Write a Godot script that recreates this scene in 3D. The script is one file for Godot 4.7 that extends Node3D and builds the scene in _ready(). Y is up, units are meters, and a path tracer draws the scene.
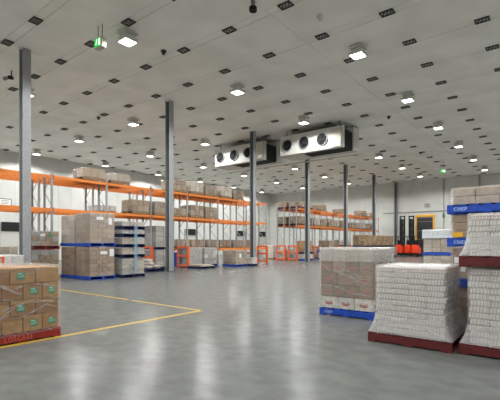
extends Node3D

const HC := 1.48
const CEIL := 9.0
const YAW := 38.373
const XL := -35.7
const XR := 7.0
const ZE := -50.1
const ZB := 9.0

var M := {}
var cache := {}
var used := {}
var rng := RandomNumberGenerator.new()
var ORD := ["first", "second", "third", "fourth", "fifth", "sixth", "seventh", "eighth", "ninth"]

# ---------------------------------------------------------------- helpers
func numbered(n: String) -> String:
	if not used.has(n):
		used[n] = 0
		return n
	used[n] += 1
	return "%s_%03d" % [n, used[n]]

func tag(o: Node, label := "", category := "", group := "", kind := "") -> void:
	if label: o.set_meta("label", label)
	if category: o.set_meta("category", category)
	if group: o.set_meta("group", group)
	if kind: o.set_meta("kind", kind)

func thing(called: String, label: String, category: String, at := Vector3.ZERO, turn := 0.0, group := "") -> Node3D:
	var o := Node3D.new()
	o.name = numbered(called)
	add_child(o)
	o.position = at
	o.rotation.y = turn
	tag(o, label, category, group)
	return o

func part(parent: Node, called: String, mesh: Mesh, m: Material, at := Vector3.ZERO, rot := Vector3.ZERO) -> MeshInstance3D:
	var o := MeshInstance3D.new()
	o.name = called
	o.mesh = mesh
	o.material_override = m
	o.position = at
	o.rotation = rot
	parent.add_child(o, true)
	return o

func struct(called: String, mesh: Mesh, m: Material, at := Vector3.ZERO) -> MeshInstance3D:
	var o := part(self, called, mesh, m, at)
	o.set_meta("kind", "structure")
	return o

func noise(freq: float, octaves := 4, sd := 1) -> FastNoiseLite:
	var n := FastNoiseLite.new()
	n.seed = sd
	n.frequency = freq
	n.noise_type = FastNoiseLite.TYPE_SIMPLEX_SMOOTH
	n.fractal_octaves = octaves
	return n

func ntex(freq: float, a: Color, b: Color, sd := 1, size := 512, octaves := 5, normal := 0.0) -> NoiseTexture2D:
	var t := NoiseTexture2D.new()
	t.width = size
	t.height = size
	t.seamless = true
	t.noise = noise(freq, octaves, sd)
	if normal > 0.0:
		t.as_normal_map = true
		t.bump_strength = normal
	else:
		var g := Gradient.new()
		g.set_color(0, a)
		g.set_color(1, b)
		t.color_ramp = g
	return t

func mat(c: Color, rough := 0.6, metal := 0.0, tex: Texture2D = null, tscale := 1.0) -> StandardMaterial3D:
	var m := StandardMaterial3D.new()
	m.albedo_color = c
	m.roughness = rough
	m.metallic = metal
	if tex:
		m.albedo_texture = tex
		m.uv1_triplanar = true
		m.uv1_world_triplanar = true
		m.uv1_scale = Vector3.ONE * tscale
	return m

func rgb(r: float, g: float, b: float) -> Color:
	return Color(r / 255.0, g / 255.0, b / 255.0)

func tri(st: SurfaceTool, a: Vector3, b: Vector3, c: Vector3, mid: Vector3) -> void:
	var n := (b - a).cross(c - a)
	if n.dot((a + b + c) / 3.0 - mid) > 0.0:
		st.add_vertex(a); st.add_vertex(c); st.add_vertex(b)
	else:
		st.add_vertex(a); st.add_vertex(b); st.add_vertex(c)

func quad(st: SurfaceTool, a: Vector3, b: Vector3, c: Vector3, d: Vector3, mid: Vector3) -> void:
	tri(st, a, b, c, mid)
	tri(st, a, c, d, mid)

func new_st() -> SurfaceTool:
	var st := SurfaceTool.new()
	st.begin(Mesh.PRIMITIVE_TRIANGLES)
	st.set_smooth_group(-1)
	return st

func done(st: SurfaceTool) -> ArrayMesh:
	st.generate_normals()
	return st.commit()

# a plain box into a SurfaceTool, turned by basis
func bx(st: SurfaceTool, at: Vector3, size: Vector3, basis := Basis.IDENTITY) -> void:
	var h := size / 2.0
	var p := []
	for i in 8:
		p.append(at + basis * Vector3(h.x * (1 if i & 1 else -1), h.y * (1 if i & 2 else -1), h.z * (1 if i & 4 else -1)))
	for f in [[0, 1, 3, 2], [4, 5, 7, 6], [0, 1, 5, 4], [2, 3, 7, 6], [0, 2, 6, 4], [1, 3, 7, 5]]:
		quad(st, p[f[0]], p[f[1]], p[f[2]], p[f[3]], at)

# a bar between two points
func bar(st: SurfaceTool, a: Vector3, b: Vector3, w: float, h: float) -> void:
	var dir := (b - a).normalized()
	var up := Vector3.UP if absf(dir.y) < 0.95 else Vector3.RIGHT
	var side := dir.cross(up).normalized()
	var basis := Basis(side, side.cross(dir).normalized(), -dir)
	bx(st, (a + b) / 2.0, Vector3(w, h, (b - a).length()), basis)

func tube(st: SurfaceTool, a: Vector3, b: Vector3, r: float, n := 10) -> void:
	var dir := (b - a).normalized()
	var up := Vector3.UP if absf(dir.y) < 0.95 else Vector3.RIGHT
	var s := dir.cross(up).normalized()
	var t := s.cross(dir)
	var mid := (a + b) / 2.0
	for i in n:
		var q := TAU * i / n
		var w := TAU * (i + 1) / n
		var u := (s * cos(q) + t * sin(q)) * r
		var v := (s * cos(w) + t * sin(w)) * r
		quad(st, a + u, a + v, b + v, b + u, mid)
		tri(st, a, a + u, a + v, mid)
		tri(st, b, b + u, b + v, mid)

# chamfered box, cached
func cbox(size: Vector3, bev := 0.004) -> ArrayMesh:
	var key := "c%.4f_%.4f_%.4f_%.4f" % [size.x, size.y, size.z, bev]
	if cache.has(key):
		return cache[key]
	var st := new_st()
	var h := size / 2.0
	bev = minf(bev, minf(h.x, minf(h.y, h.z)) * 0.5)
	var i := h - Vector3.ONE * bev
	var O := Vector3.ZERO
	for s in [-1.0, 1.0]:
		quad(st, Vector3(s * h.x, -i.y, -i.z), Vector3(s * h.x, i.y, -i.z), Vector3(s * h.x, i.y, i.z), Vector3(s * h.x, -i.y, i.z), O)
		quad(st, Vector3(-i.x, s * h.y, -i.z), Vector3(i.x, s * h.y, -i.z), Vector3(i.x, s * h.y, i.z), Vector3(-i.x, s * h.y, i.z), O)
		quad(st, Vector3(-i.x, -i.y, s * h.z), Vector3(i.x, -i.y, s * h.z), Vector3(i.x, i.y, s * h.z), Vector3(-i.x, i.y, s * h.z), O)
		for t in [-1.0, 1.0]:
			quad(st, Vector3(s * h.x, t * i.y, -i.z), Vector3(s * h.x, t * i.y, i.z), Vector3(s * i.x, t * h.y, i.z), Vector3(s * i.x, t * h.y, -i.z), O)
			quad(st, Vector3(s * h.x, -i.y, t * i.z), Vector3(s * h.x, i.y, t * i.z), Vector3(s * i.x, i.y, t * h.z), Vector3(s * i.x, -i.y, t * h.z), O)
			quad(st, Vector3(-i.x, s * h.y, t * i.z), Vector3(i.x, s * h.y, t * i.z), Vector3(i.x, s * i.y, t * h.z), Vector3(-i.x, s * i.y, t * h.z), O)
			for u in [-1.0, 1.0]:
				tri(st, Vector3(s * h.x, t * i.y, u * i.z), Vector3(s * i.x, t * h.y, u * i.z), Vector3(s * i.x, t * i.y, u * h.z), O)
	cache[key] = done(st)
	return cache[key]

func plain(size: Vector3) -> ArrayMesh:
	var key := "p%.4f_%.4f_%.4f" % [size.x, size.y, size.z]
	if not cache.has(key):
		var st := new_st()
		bx(st, Vector3.ZERO, size)
		cache[key] = done(st)
	return cache[key]

# does the photograph's frame (with a margin) hold this point?
func in_frame(p: Vector3, margin := 25.0) -> bool:
	var c := cos(deg_to_rad(YAW))
	var s := sin(deg_to_rad(YAW))
	var x := c * p.x - s * p.z
	var z := -(s * p.x + c * p.z)
	if z < 0.5: return false
	var u := 250.0 + 398.56 * x / z
	var v := 243.36 - 398.56 * (p.y - HC) / z
	return u > -margin and u < 500 + margin and v > -margin and v < 400 + margin

# ---------------------------------------------------------------- materials
func make_materials() -> void:
	var cn := ntex(0.012, rgb(226, 226, 225), rgb(255, 255, 255), 3, 512, 5)
	M.floor = mat(rgb(124, 126, 124), 0.25, 0.0, ntex(0.016, rgb(219, 220, 218), rgb(255, 255, 254), 11, 1024, 8), 0.1)
	M.floor.uv1_scale = Vector3(0.15, 0.2, 0.19)
	M.floor.roughness_texture = ntex(0.02, Color(0.9, 0.9, 0.9), Color(1, 1, 1), 12, 512, 5)
	M.floor.metallic_specular = 0.15
	M.ceiling = mat(rgb(243, 241, 235), 0.6, 0.0, ntex(0.01, rgb(238, 238, 236), rgb(255, 255, 255), 5, 256, 3), 0.15)
	M.joint = mat(rgb(120, 118, 112), 0.7)
	M.wall = mat(rgb(214, 214, 210), 0.55, 0.0, ntex(0.01, rgb(240, 240, 238), rgb(255, 255, 255), 6, 256, 3), 0.2)
	M.wall_line = mat(rgb(150, 152, 150), 0.6)
	M.yellow_paint = mat(rgb(222, 186, 62), 0.5, 0.0, ntex(0.03, rgb(190, 180, 160), rgb(255, 255, 255), 8, 256, 5), 1.3)
	M.steel = mat(rgb(160, 162, 164), 0.5, 0.1, cn, 1.2)
	M.steel_dark = mat(rgb(92, 95, 98), 0.55, 0.1, cn, 1.2)
	M.post = mat(rgb(170, 174, 178), 0.5, 0.15, cn, 1.0)
	M.orange = mat(rgb(250, 142, 56), 0.45, 0.0, cn, 1.0)
	M.guard = mat(rgb(246, 104, 44), 0.5, 0.0, cn, 1.0)
	M.white_steel = mat(rgb(196, 195, 188), 0.55)
	M.cream_steel = mat(rgb(184, 180, 166), 0.55)
	M.black = mat(rgb(24, 24, 26), 0.85)
	M.blackgloss = mat(rgb(18, 18, 20), 0.7)
	M.plate_dark = mat(rgb(44, 43, 40), 0.55)
	M.plate_pale = mat(rgb(170, 168, 160), 0.5)
	M.grey = mat(rgb(120, 120, 120), 0.6)
	M.truck = mat(rgb(244, 66, 28), 0.4)
	M.yellow = mat(rgb(238, 176, 40), 0.45)
	M.curtain = mat(rgb(46, 44, 46), 0.6)
	var wood := ntex(0.02, rgb(196, 196, 196), rgb(255, 255, 255), 21, 256, 5)
	M.blue_pallet = mat(rgb(28, 84, 206), 0.55, 0.0, wood, 1.5)
	M.navy_pallet = mat(rgb(26, 48, 104), 0.6, 0.0, wood, 1.5)
	M.red_pallet = mat(rgb(172, 48, 42), 0.6, 0.0, wood, 1.5)
	M.maroon_pallet = mat(rgb(112, 36, 36), 0.6, 0.0, wood, 1.5)
	var card := ntex(0.03, rgb(214, 212, 208), rgb(255, 255, 255), 31, 256, 5)
	M.brown = [mat(rgb(166, 137, 104), 0.8, 0, card, 0.9), mat(rgb(144, 115, 85), 0.8, 0, card, 1.0), mat(rgb(180, 154, 122), 0.8, 0, card, 0.8), mat(rgb(156, 132, 106), 0.8, 0, card, 1.2)]
	M.tan = [mat(rgb(190, 136, 70), 0.75, 0, card, 0.9), mat(rgb(172, 118, 58), 0.75, 0, card, 1.1), mat(rgb(198, 148, 82), 0.75, 0, card, 0.8)]
	M.white_card = [mat(rgb(226, 222, 216), 0.7, 0, card, 0.9), mat(rgb(214, 212, 208), 0.7, 0, card, 1.0)]
	M.grey_card = [mat(rgb(184, 180, 174), 0.75, 0, card, 0.9), mat(rgb(172, 168, 162), 0.75, 0, card, 1.0)]
	M.pale_brown = [mat(rgb(196, 180, 162), 0.75, 0, card, 0.9), mat(rgb(186, 168, 150), 0.75, 0, card, 1.0), mat(rgb(206, 194, 180), 0.75, 0, card, 1.0)]
	M.packs = [pack_mat(1, 0.0), pack_mat(2, 0.0), pack_mat(3, 1.0)]
	M.label_white = mat(rgb(240, 240, 238), 0.5)
	M.label_green = mat(Color.WHITE, 0.5)
	M.label_green.albedo_texture = green_label()
	M.logo_red = mat(rgb(166, 92, 82), 0.7)
	M.white_print = mat(rgb(168, 192, 232), 0.6)
	M.faint_print = mat(rgb(190, 96, 88), 0.6)
	M.pale_blue = mat(rgb(150, 190, 220), 0.4)
	M.bag = [mat(rgb(226, 218, 212), 0.6, 0, card, 1.0), mat(rgb(214, 204, 198), 0.6, 0, card, 1.0)]
	M.film = film_mat(0.09, 1)
	M.film_mid = film_mat(0.17, 2)
	M.film_dense = film_mat(0.26, 3)
	M.film_glare_fold = film_mat(0.34, 4)  # whiter film for creases, with highlight streaks put into its colour
	M.film_blue = film_mat(0.4, 5)
	M.film_blue.albedo_color = Color(0.62, 0.78, 0.9, 0.25)
	M.timber = mat(rgb(168, 138, 104), 0.75, 0.0, wood, 1.5)

func film_mat(alpha: float, sd: int) -> StandardMaterial3D:
	var m := StandardMaterial3D.new()
	m.albedo_color = Color(0.93, 0.93, 0.93, alpha)
	m.transparency = BaseMaterial3D.TRANSPARENCY_ALPHA
	m.roughness = 0.2
	m.normal_enabled = true
	m.normal_texture = ntex(0.02, Color.BLACK, Color.WHITE, 40 + sd, 512, 4, 10.0)
	m.normal_scale = 0.8
	m.uv1_triplanar = true
	m.uv1_world_triplanar = true
	m.uv1_scale = Vector3(0.55, 1.7, 0.55)
	m.cull_mode = BaseMaterial3D.CULL_DISABLED
	return m

# printed shrink-pack: rows of cans behind pale film with thin coloured print lines
func pack_mat(sd: int, red: float) -> StandardMaterial3D:
	var r := RandomNumberGenerator.new()
	r.seed = sd
	var w := 256
	var h := 64
	var im := Image.create(w, h, false, Image.FORMAT_RGB8)
	im.fill(rgb(224, 220, 215))
	for k in 8:
		var x := k * 32
		im.fill_rect(Rect2i(x, 4, 5, h - 8), rgb(158, 146, 137))
		im.fill_rect(Rect2i(x + 12 + r.randi() % 6, 6, 3, h - 12), rgb(204, 186, 178))
		if r.randf() < 0.7:
			im.fill_rect(Rect2i(x + 20, 10 + r.randi() % 14, 7, 26), rgb(248, 248, 248))
		if red > 0.5 and r.randf() < 0.8:
			im.fill_rect(Rect2i(x + 7, 22, 18, 9), rgb(196, 136, 130))
	im.fill_rect(Rect2i(0, 0, w, 4), rgb(216, 212, 208))
	var m := mat(Color.WHITE, 0.45)
	m.albedo_texture = ImageTexture.create_from_image(im)
	m.uv1_triplanar = true
	m.uv1_scale = Vector3(3.0, 11.5, 3.0)
	m.uv1_offset = Vector3(0.13 * sd, 0.5, 0.21 * sd)
	return m

func green_label() -> ImageTexture:
	var im := Image.create(64, 64, false, Image.FORMAT_RGB8)
	im.fill(rgb(36, 158, 108))
	im.fill_rect(Rect2i(8, 8, 34, 7), rgb(228, 240, 232))
	im.fill_rect(Rect2i(8, 22, 48, 3), rgb(180, 220, 200))
	im.fill_rect(Rect2i(8, 30, 22, 18), rgb(120, 200, 160))
	im.fill_rect(Rect2i(36, 30, 20, 3), rgb(210, 234, 222))
	im.fill_rect(Rect2i(36, 37, 20, 3), rgb(210, 234, 222))
	im.fill_rect(Rect2i(36, 44, 14, 3), rgb(210, 234, 222))
	im.fill_rect(Rect2i(0, 54, 64, 10), rgb(24, 120, 84))
	return ImageTexture.create_from_image(im)

func text_mesh(s: String, height: float, depth := 0.004) -> TextMesh:
	var t := TextMesh.new()
	var fnt := SystemFont.new()
	fnt.font_names = PackedStringArray(["Droid Sans"])
	fnt.font_weight = 700
	t.font = fnt
	t.text = s
	t.font_size = 32
	t.pixel_size = height / 24.0
	t.depth = depth
	return t

# ---------------------------------------------------------------- pallets and loads
# base at y of 'at', centre in x and z; bearers run along local x, deck boards along local z
func pallet(at: Vector3, m: Material, label: String, turn := 0.0, wdt := 1.165, dep := 1.165, group := "") -> Node3D:
	var t := thing("pallet", label, "pallet", at, turn, group)
	var n := 7
	var bw := 0.118
	for k in n:
		var x := -wdt / 2 + bw / 2 + (wdt - bw) * k / (n - 1)
		part(t, "deck_board", cbox(Vector3(bw, 0.02, dep), 0.003), m, Vector3(x, 0.135, 0))
	for k in 3:
		var z := -dep / 2 + 0.025 + (dep - 0.05) * k / 2.0
		part(t, "bearer", cbox(Vector3(wdt, 0.104, 0.046), 0.004), m, Vector3(0, 0.072, z))
	for k in 3:
		var x := -wdt / 2 + bw / 2 + (wdt - bw) * k / 2.0
		part(t, "base_board", cbox(Vector3(bw, 0.02, dep), 0.003), m, Vector3(x, 0.01, 0))
	return t

# cartons in tiers; only the outer ones of each tier are built. cols: [nx, nz] per tier, repeating
func cartons(t: Node3D, w: float, d: float, h: float, tiers: int, cols: Array, mats: Array, called := "carton", y0 := 0.0) -> Array:
	var made := []
	var th := h / tiers
	for k in tiers:
		var nx: int = cols[k % cols.size()][0]
		var nz: int = cols[k % cols.size()][1]
		var sx := w / nx
		var sz := d / nz
		for i in nx:
			for j in nz:
				if i > 0 and i < nx - 1 and j > 0 and j < nz - 1 and k < tiers - 1:
					continue
				var g := 0.016
				var o := part(t, called, cbox(Vector3(sx - g, th - 0.007, sz - g), minf(0.012, th * 0.08)), mats[rng.randi() % mats.size()],
					Vector3(-w / 2 + sx * (i + 0.5) + rng.randf_range(-1, 1) * 0.0025, y0 + th * (k + 0.5), -d / 2 + sz * (j + 0.5) + rng.randf_range(-1, 1) * 0.0025),
					Vector3(0, rng.randf_range(-1, 1) * 0.004, 0))
				made.append([o, k, i, j, sx, th, sz])
	return made

# stretch film round a block: height y0..y1, flaring out to (fw, fd) over the lowest 'flare' metres
func film(t: Node3D, w: float, d: float, y0: float, y1: float, m: Material, fw := 0.0, fd := 0.0, flare := 0.0, amp := 0.006, sd := 1, top := true, called := "stretch_film") -> void:
	var nz := noise(3.0, 3, sd)
	var st := SurfaceTool.new()
	st.begin(Mesh.PRIMITIVE_TRIANGLES)
	st.set_smooth_group(0)
	var per := 10
	var rows := 16
	var ring := func(a: float, b: float) -> Array:
		var pts := []
		var r := 0.03
		var cs := [[1, 1], [-1, 1], [-1, -1], [1, -1]]
		for q in 4:
			var c0 := Vector2(cs[q][0] * (a / 2 - r), cs[q][1] * (b / 2 - r))
			for e in 4:
				var an := PI / 2 * q + PI / 2 * e / 3.0
				pts.append(c0 + Vector2(cos(an), sin(an)) * r)
			var nx2: Array = cs[(q + 1) % 4]
			var c1 := Vector2(nx2[0] * (a / 2 - r), nx2[1] * (b / 2 - r))
			var an2 := PI / 2 * (q + 1)
			var p0: Vector2 = pts[-1]
			var p1 := c1 + Vector2(cos(an2), sin(an2)) * r
			for e in range(1, per):
				pts.append(p0.lerp(p1, float(e) / per))
		return pts
	var grid := []
	for k in rows + 1:
		var f := float(k) / rows
		var y := lerpf(y0, y1, f)
		var out := 0.0
		if flare > 0.0 and y - y0 < flare:
			out = pow(1.0 - (y - y0) / flare, 1.9)
		var pts: Array = ring.call(lerpf(w, fw, out), lerpf(d, fd, out))
		var line := []
		for p in pts:
			var v: Vector2 = p
			var nn: float = nz.get_noise_3d(v.x * 1.4 + sd * 7.0, y * 2.6 + v.x * 0.8, v.y * 1.4)
			var push := 1.0 + (nn * 0.5 + 0.5) * amp * 2.0 / maxf(v.length(), 0.1)
			line.append(Vector3(v.x * push, y, v.y * push))
		grid.append(line)
	var n: int = grid[0].size()
	for k in rows:
		for i in n:
			var j := (i + 1) % n
			var a: Vector3 = grid[k][i]
			var b: Vector3 = grid[k][j]
			var c: Vector3 = grid[k + 1][j]
			var e: Vector3 = grid[k + 1][i]
			quad(st, a, b, c, e, Vector3(0, (a.y + c.y) / 2, 0))
	if top:
		var prev: Array = grid[rows]
		for q in [0.97, 0.8, 0.55, 0.3, 0.0]:
			var line := []
			for p in grid[rows]:
				var v: Vector3 = p
				var dy: float = 0.004 + (nz.get_noise_3d(v.x * q * 2.0, sd, v.z * q * 2.0) * 0.5 + 0.5) * amp * 1.6
				line.append(Vector3(v.x * q, v.y + dy, v.z * q))
			for i in n:
				var j := (i + 1) % n
				quad(st, prev[i], prev[j], line[j], line[i], Vector3(0, -100, 0))
			prev = line
	st.index()
	st.generate_normals()
	part(t, called, st.commit(), m)

# creases and bunched bands of film on the +x and +z faces: narrow ribbons following the film, whitened to paint in its glare streaks
func glare_folds(t: Node3D, w: float, d: float, y0: float, y1: float, count: int, sd: int, fw := 0.0, fd := 0.0, flare := 0.0, m: Material = null, eps := 0.017) -> void:
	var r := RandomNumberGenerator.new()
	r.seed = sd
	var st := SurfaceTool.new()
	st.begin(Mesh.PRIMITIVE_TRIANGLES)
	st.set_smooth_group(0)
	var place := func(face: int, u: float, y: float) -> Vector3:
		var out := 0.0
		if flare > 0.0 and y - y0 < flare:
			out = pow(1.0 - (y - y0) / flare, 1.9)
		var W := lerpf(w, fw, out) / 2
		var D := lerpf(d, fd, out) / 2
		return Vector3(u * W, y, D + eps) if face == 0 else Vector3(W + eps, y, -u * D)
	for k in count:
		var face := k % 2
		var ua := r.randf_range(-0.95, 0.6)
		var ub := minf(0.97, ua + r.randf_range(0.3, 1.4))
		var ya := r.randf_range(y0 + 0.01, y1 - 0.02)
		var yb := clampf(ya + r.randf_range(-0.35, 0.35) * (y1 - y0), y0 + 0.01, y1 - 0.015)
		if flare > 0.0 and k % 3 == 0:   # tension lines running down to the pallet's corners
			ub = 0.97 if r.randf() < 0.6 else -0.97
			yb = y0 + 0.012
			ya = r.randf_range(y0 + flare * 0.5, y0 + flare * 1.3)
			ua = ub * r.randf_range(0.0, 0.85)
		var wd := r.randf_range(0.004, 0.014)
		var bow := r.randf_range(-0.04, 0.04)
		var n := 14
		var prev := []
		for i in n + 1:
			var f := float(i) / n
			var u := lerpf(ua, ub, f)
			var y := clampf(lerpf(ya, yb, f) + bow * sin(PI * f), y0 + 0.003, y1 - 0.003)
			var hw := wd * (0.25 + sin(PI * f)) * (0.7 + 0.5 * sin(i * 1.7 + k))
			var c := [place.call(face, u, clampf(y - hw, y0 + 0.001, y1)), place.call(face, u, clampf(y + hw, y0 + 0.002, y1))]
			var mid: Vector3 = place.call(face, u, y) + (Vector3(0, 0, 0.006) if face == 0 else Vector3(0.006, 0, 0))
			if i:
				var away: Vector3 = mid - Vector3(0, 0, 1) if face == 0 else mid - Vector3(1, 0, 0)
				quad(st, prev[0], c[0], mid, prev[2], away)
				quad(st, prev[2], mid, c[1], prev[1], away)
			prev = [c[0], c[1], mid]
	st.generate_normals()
	part(t, "film_glare_folds", st.commit(), m if m else M.film_glare_fold)

# a load of cartons with film, standing at 'at' (its base). o: options
func wrapped_goods(called: String, label: String, category: String, at: Vector3, o: Dictionary, group := "") -> Node3D:
	var t := thing(called, label, category, at, o.get("turn", 0.0), group)
	var w: float = o.get("w", 1.1)
	var d: float = o.get("d", 1.1)
	var h: float = o.get("h", 1.0)
	cartons(t, w, d, h, o.get("tiers", 4), o.get("cols", [[3, 3], [3, 4]]), o.get("mats", M.brown), o.get("piece", "carton"))
	for l in o.get("labels", []):
		# [face, u, v, width, height, material]; face "x" is +x, "z" is +z
		var q := cbox(Vector3(l[3], l[4], 0.003), 0.0005)
		if l[0] == "x":
			part(t, "paper_label", q, l[5], Vector3(w / 2 + 0.0035, l[2], l[1]), Vector3(0, PI / 2, 0))
		else:
			part(t, "paper_label", q, l[5], Vector3(l[1], l[2], d / 2 + 0.0035))
	if o.has("film"):
		var y0: float = o.get("film_y", 0.0)
		film(t, w + 0.024, d + 0.024, y0, h + 0.008, o.film, o.get("fw", w + 0.05), o.get("fd", d + 0.05), o.get("flare", 0.08), o.get("amp", 0.006), o.get("sd", 1))
		if o.get("glare_folds", 0) > 0:
			glare_folds(t, w + 0.024, d + 0.024, y0, h, o.glare_folds, o.get("sd", 1))
	return t

# ---------------------------------------------------------------- ceiling, walls, floor
func build_shell() -> void:
	var fl := struct("floor", plain(Vector3(XR - XL + 1.0, 0.3, ZB - ZE + 1.0)), M.floor, Vector3((XR + XL) / 2, -0.15, (ZB + ZE) / 2))
	fl.set_meta("label", "polished grey concrete warehouse floor")
	# painted lines, children of the floor (floor's origin is at its centre)
	var o := -fl.position
	part(fl, "painted_line", plain(Vector3(0.11, 0.004, 8.2)), M.yellow_paint, o + Vector3(-6.29, 0.001, -6.2 + 4.1))
	part(fl, "painted_line", plain(Vector3(2.5, 0.004, 0.085)), M.yellow_paint, o + Vector3(-6.34 - 1.25, 0.001, -6.2))
	part(fl, "painted_line", plain(Vector3(3.7, 0.004, 0.085)), M.yellow_paint, o + Vector3(-9.0 - 1.85, 0.001, -6.22))
	var stain := mat(rgb(88, 89, 88), 0.5, 0, ntex(0.04, rgb(150, 150, 150), rgb(255, 255, 255), 61, 256, 5), 2.0)
	for s in [[-3.62, -3.36, 0.55, 0.05, 0.5], [-3.1, -2.9, 0.6, 0.06, 0.35], [-3.75, -3.05, 0.35, 0.04, 0.65], [-3.3, -4.0, 0.3, 0.035, 0.5]]:
		part(fl, "scuff_mark", scuff(s[2], s[3], int(s[0] * 100)), stain, o + Vector3(s[0], 0.002, s[1]), Vector3(0, s[4], 0))

	var slab := struct("ceiling", plain(Vector3(XR - XL + 1.0, 0.25, ZB - ZE + 1.0)), M.joint, Vector3((XR + XL) / 2, CEIL + 0.025 + 0.125, (ZB + ZE) / 2))
	slab.set_meta("label", "off-white insulated panel ceiling with rows of hanger plates")
	var so := -slab.position
	var cross := [XR + 0.2, 1.2, -7.6, -16.4, -25.2, -34.0, XL - 0.2]
	var r0 := -10.55
	var zr := []
	for k in range(-8, 18):
		zr.append(r0 - 2.4 * k if k >= 0 else (-8.05 if k == -1 else -6.05 - 2.4 * (k + 2)))
	for k in zr.size():
		var z: float = zr[k]
		for q in cross.size() - 1:
			var xa: float = cross[q]
			var xb: float = cross[q + 1]
			var len := xa - xb - 0.012
			var pitch: float = z - zr[k + 1] if k + 1 < zr.size() else 2.4
			part(slab, "ceiling_panel", cbox(Vector3(len, 0.025, pitch - 0.34), 0.004), M.ceiling, so + Vector3((xa + xb) / 2, CEIL + 0.0125, z - pitch / 2))
			part(slab, "joint_strip", cbox(Vector3(len, 0.021, 0.314), 0.004), M.ceiling, so + Vector3((xa + xb) / 2, CEIL + 0.0145, z))
	# hanger plates
	var spots := []
	for k in zr.size():
		for c in range(-7, 14):
			var p := Vector3(-6.92 - 2.36 * c, CEIL, zr[k])
			if p.x < XL + 0.4 or p.x > XR - 0.4 or p.z < ZE + 0.3 or p.z > ZB - 0.3: continue
			if in_frame(p, 60.0):
				spots.append(p)
	spots.sort_custom(func(a, b): return a.length_squared() < b.length_squared())
	var pm := hanger_plate()
	for k in mini(300, spots.size()):
		var h := MeshInstance3D.new()
		h.name = "hanger_plate"
		h.mesh = pm
		slab.add_child(h, true)
		h.position = so + spots[k]
	print("hanger plates ", spots.size())
	if spots.size() > 300:
		var mm := MultiMesh.new()
		mm.transform_format = MultiMesh.TRANSFORM_3D
		mm.mesh = pm
		mm.instance_count = spots.size() - 300
		for k in range(300, spots.size()):
			mm.set_instance_transform(k - 300, Transform3D(Basis.IDENTITY, so + spots[k]))
		var mi := MultiMeshInstance3D.new()
		mi.name = "far_hanger_plates"
		mi.multimesh = mm
		mi.set_meta("kind", "stuff")
		slab.add_child(mi, true)

	# walls: a backing with upright panels in front
	var wl := struct("wall_left", plain(Vector3(0.3, CEIL + 0.2, ZB - ZE + 1.0)), M.wall_line, Vector3(XL - 0.18, CEIL / 2, (ZB + ZE) / 2))
	wl.set_meta("label", "white insulated panel wall behind the long rack")
	for k in 50:
		part(wl, "wall_panel", cbox(Vector3(0.03, CEIL, 1.19), 0.004), M.wall, -wl.position + Vector3(XL - 0.015, CEIL / 2, ZB - 0.6 - 1.2 * k))
	var we := struct("wall_end", plain(Vector3(XR - XL + 1.0, CEIL + 0.2, 0.3)), M.wall_line, Vector3((XL + XR) / 2, CEIL / 2, ZE - 0.18))
	we.set_meta("label", "white insulated panel wall at the far end")
	for k in 36:
		part(we, "wall_panel", cbox(Vector3(1.19, CEIL, 0.03), 0.004), M.wall, -we.position + Vector3(XR - 0.6 - 1.2 * k, CEIL / 2, ZE - 0.015))
	part(we, "wall_rail", cbox(Vector3(15.0, 0.14, 0.08), 0.01), M.steel, -we.position + Vector3(-10.6, 5.25, ZE + 0.04))
	struct("wall_right", plain(Vector3(0.3, CEIL + 0.2, ZB - ZE + 1.0)), M.wall, Vector3(XR + 0.15, CEIL / 2, (ZB + ZE) / 2)).set_meta("label", "white panel wall right of the stacks")
	struct("wall_back", plain(Vector3(XR - XL + 1.0, CEIL + 0.2, 0.3)), M.wall, Vector3((XL + XR) / 2, CEIL / 2, ZB + 0.15)).set_meta("label", "white panel wall behind the camera")

func scuff(l: float, w: float, sd: int) -> ArrayMesh:
	var nz := noise(4.0, 3, sd)
	var st := new_st()
	var prev := []
	for i in 15:
		var f := i / 14.0
		var x := (f - 0.5) * l
		var hw := w * sin(PI * clampf(f, 0.02, 0.98)) * (0.7 + 0.6 * nz.get_noise_1d(x * 4.0))
		var off := nz.get_noise_1d(x * 1.5 + 9.0) * w * 1.6
		var cur := [Vector3(x, 0, off - hw), Vector3(x, 0, off + hw)]
		if i: quad(st, prev[0], prev[1], cur[1], cur[0], Vector3(x, -10, 0))
		prev = cur
	return done(st)

func hanger_plate() -> ArrayMesh:
	var st := new_st()
	for q in [-1, 1]:
		bx(st, Vector3(0, -0.02, q * 0.135), Vector3(0.44, 0.036, 0.04))
		bx(st, Vector3(q * 0.2, -0.02, 0), Vector3(0.04, 0.036, 0.24))
	for k in 3:
		bx(st, Vector3((k - 1) * 0.115, -0.022, 0), Vector3(0.035, 0.02, 0.2), Basis(Vector3.UP, 0.45))
	var mesh := done(st)
	mesh.surface_set_material(0, M.plate_dark)
	var s2 := new_st()
	bx(s2, Vector3(0, -0.006, 0), Vector3(0.38, 0.012, 0.25))
	s2.generate_normals()
	s2.commit(mesh)
	mesh.surface_set_material(1, M.plate_pale)
	return mesh

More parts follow.
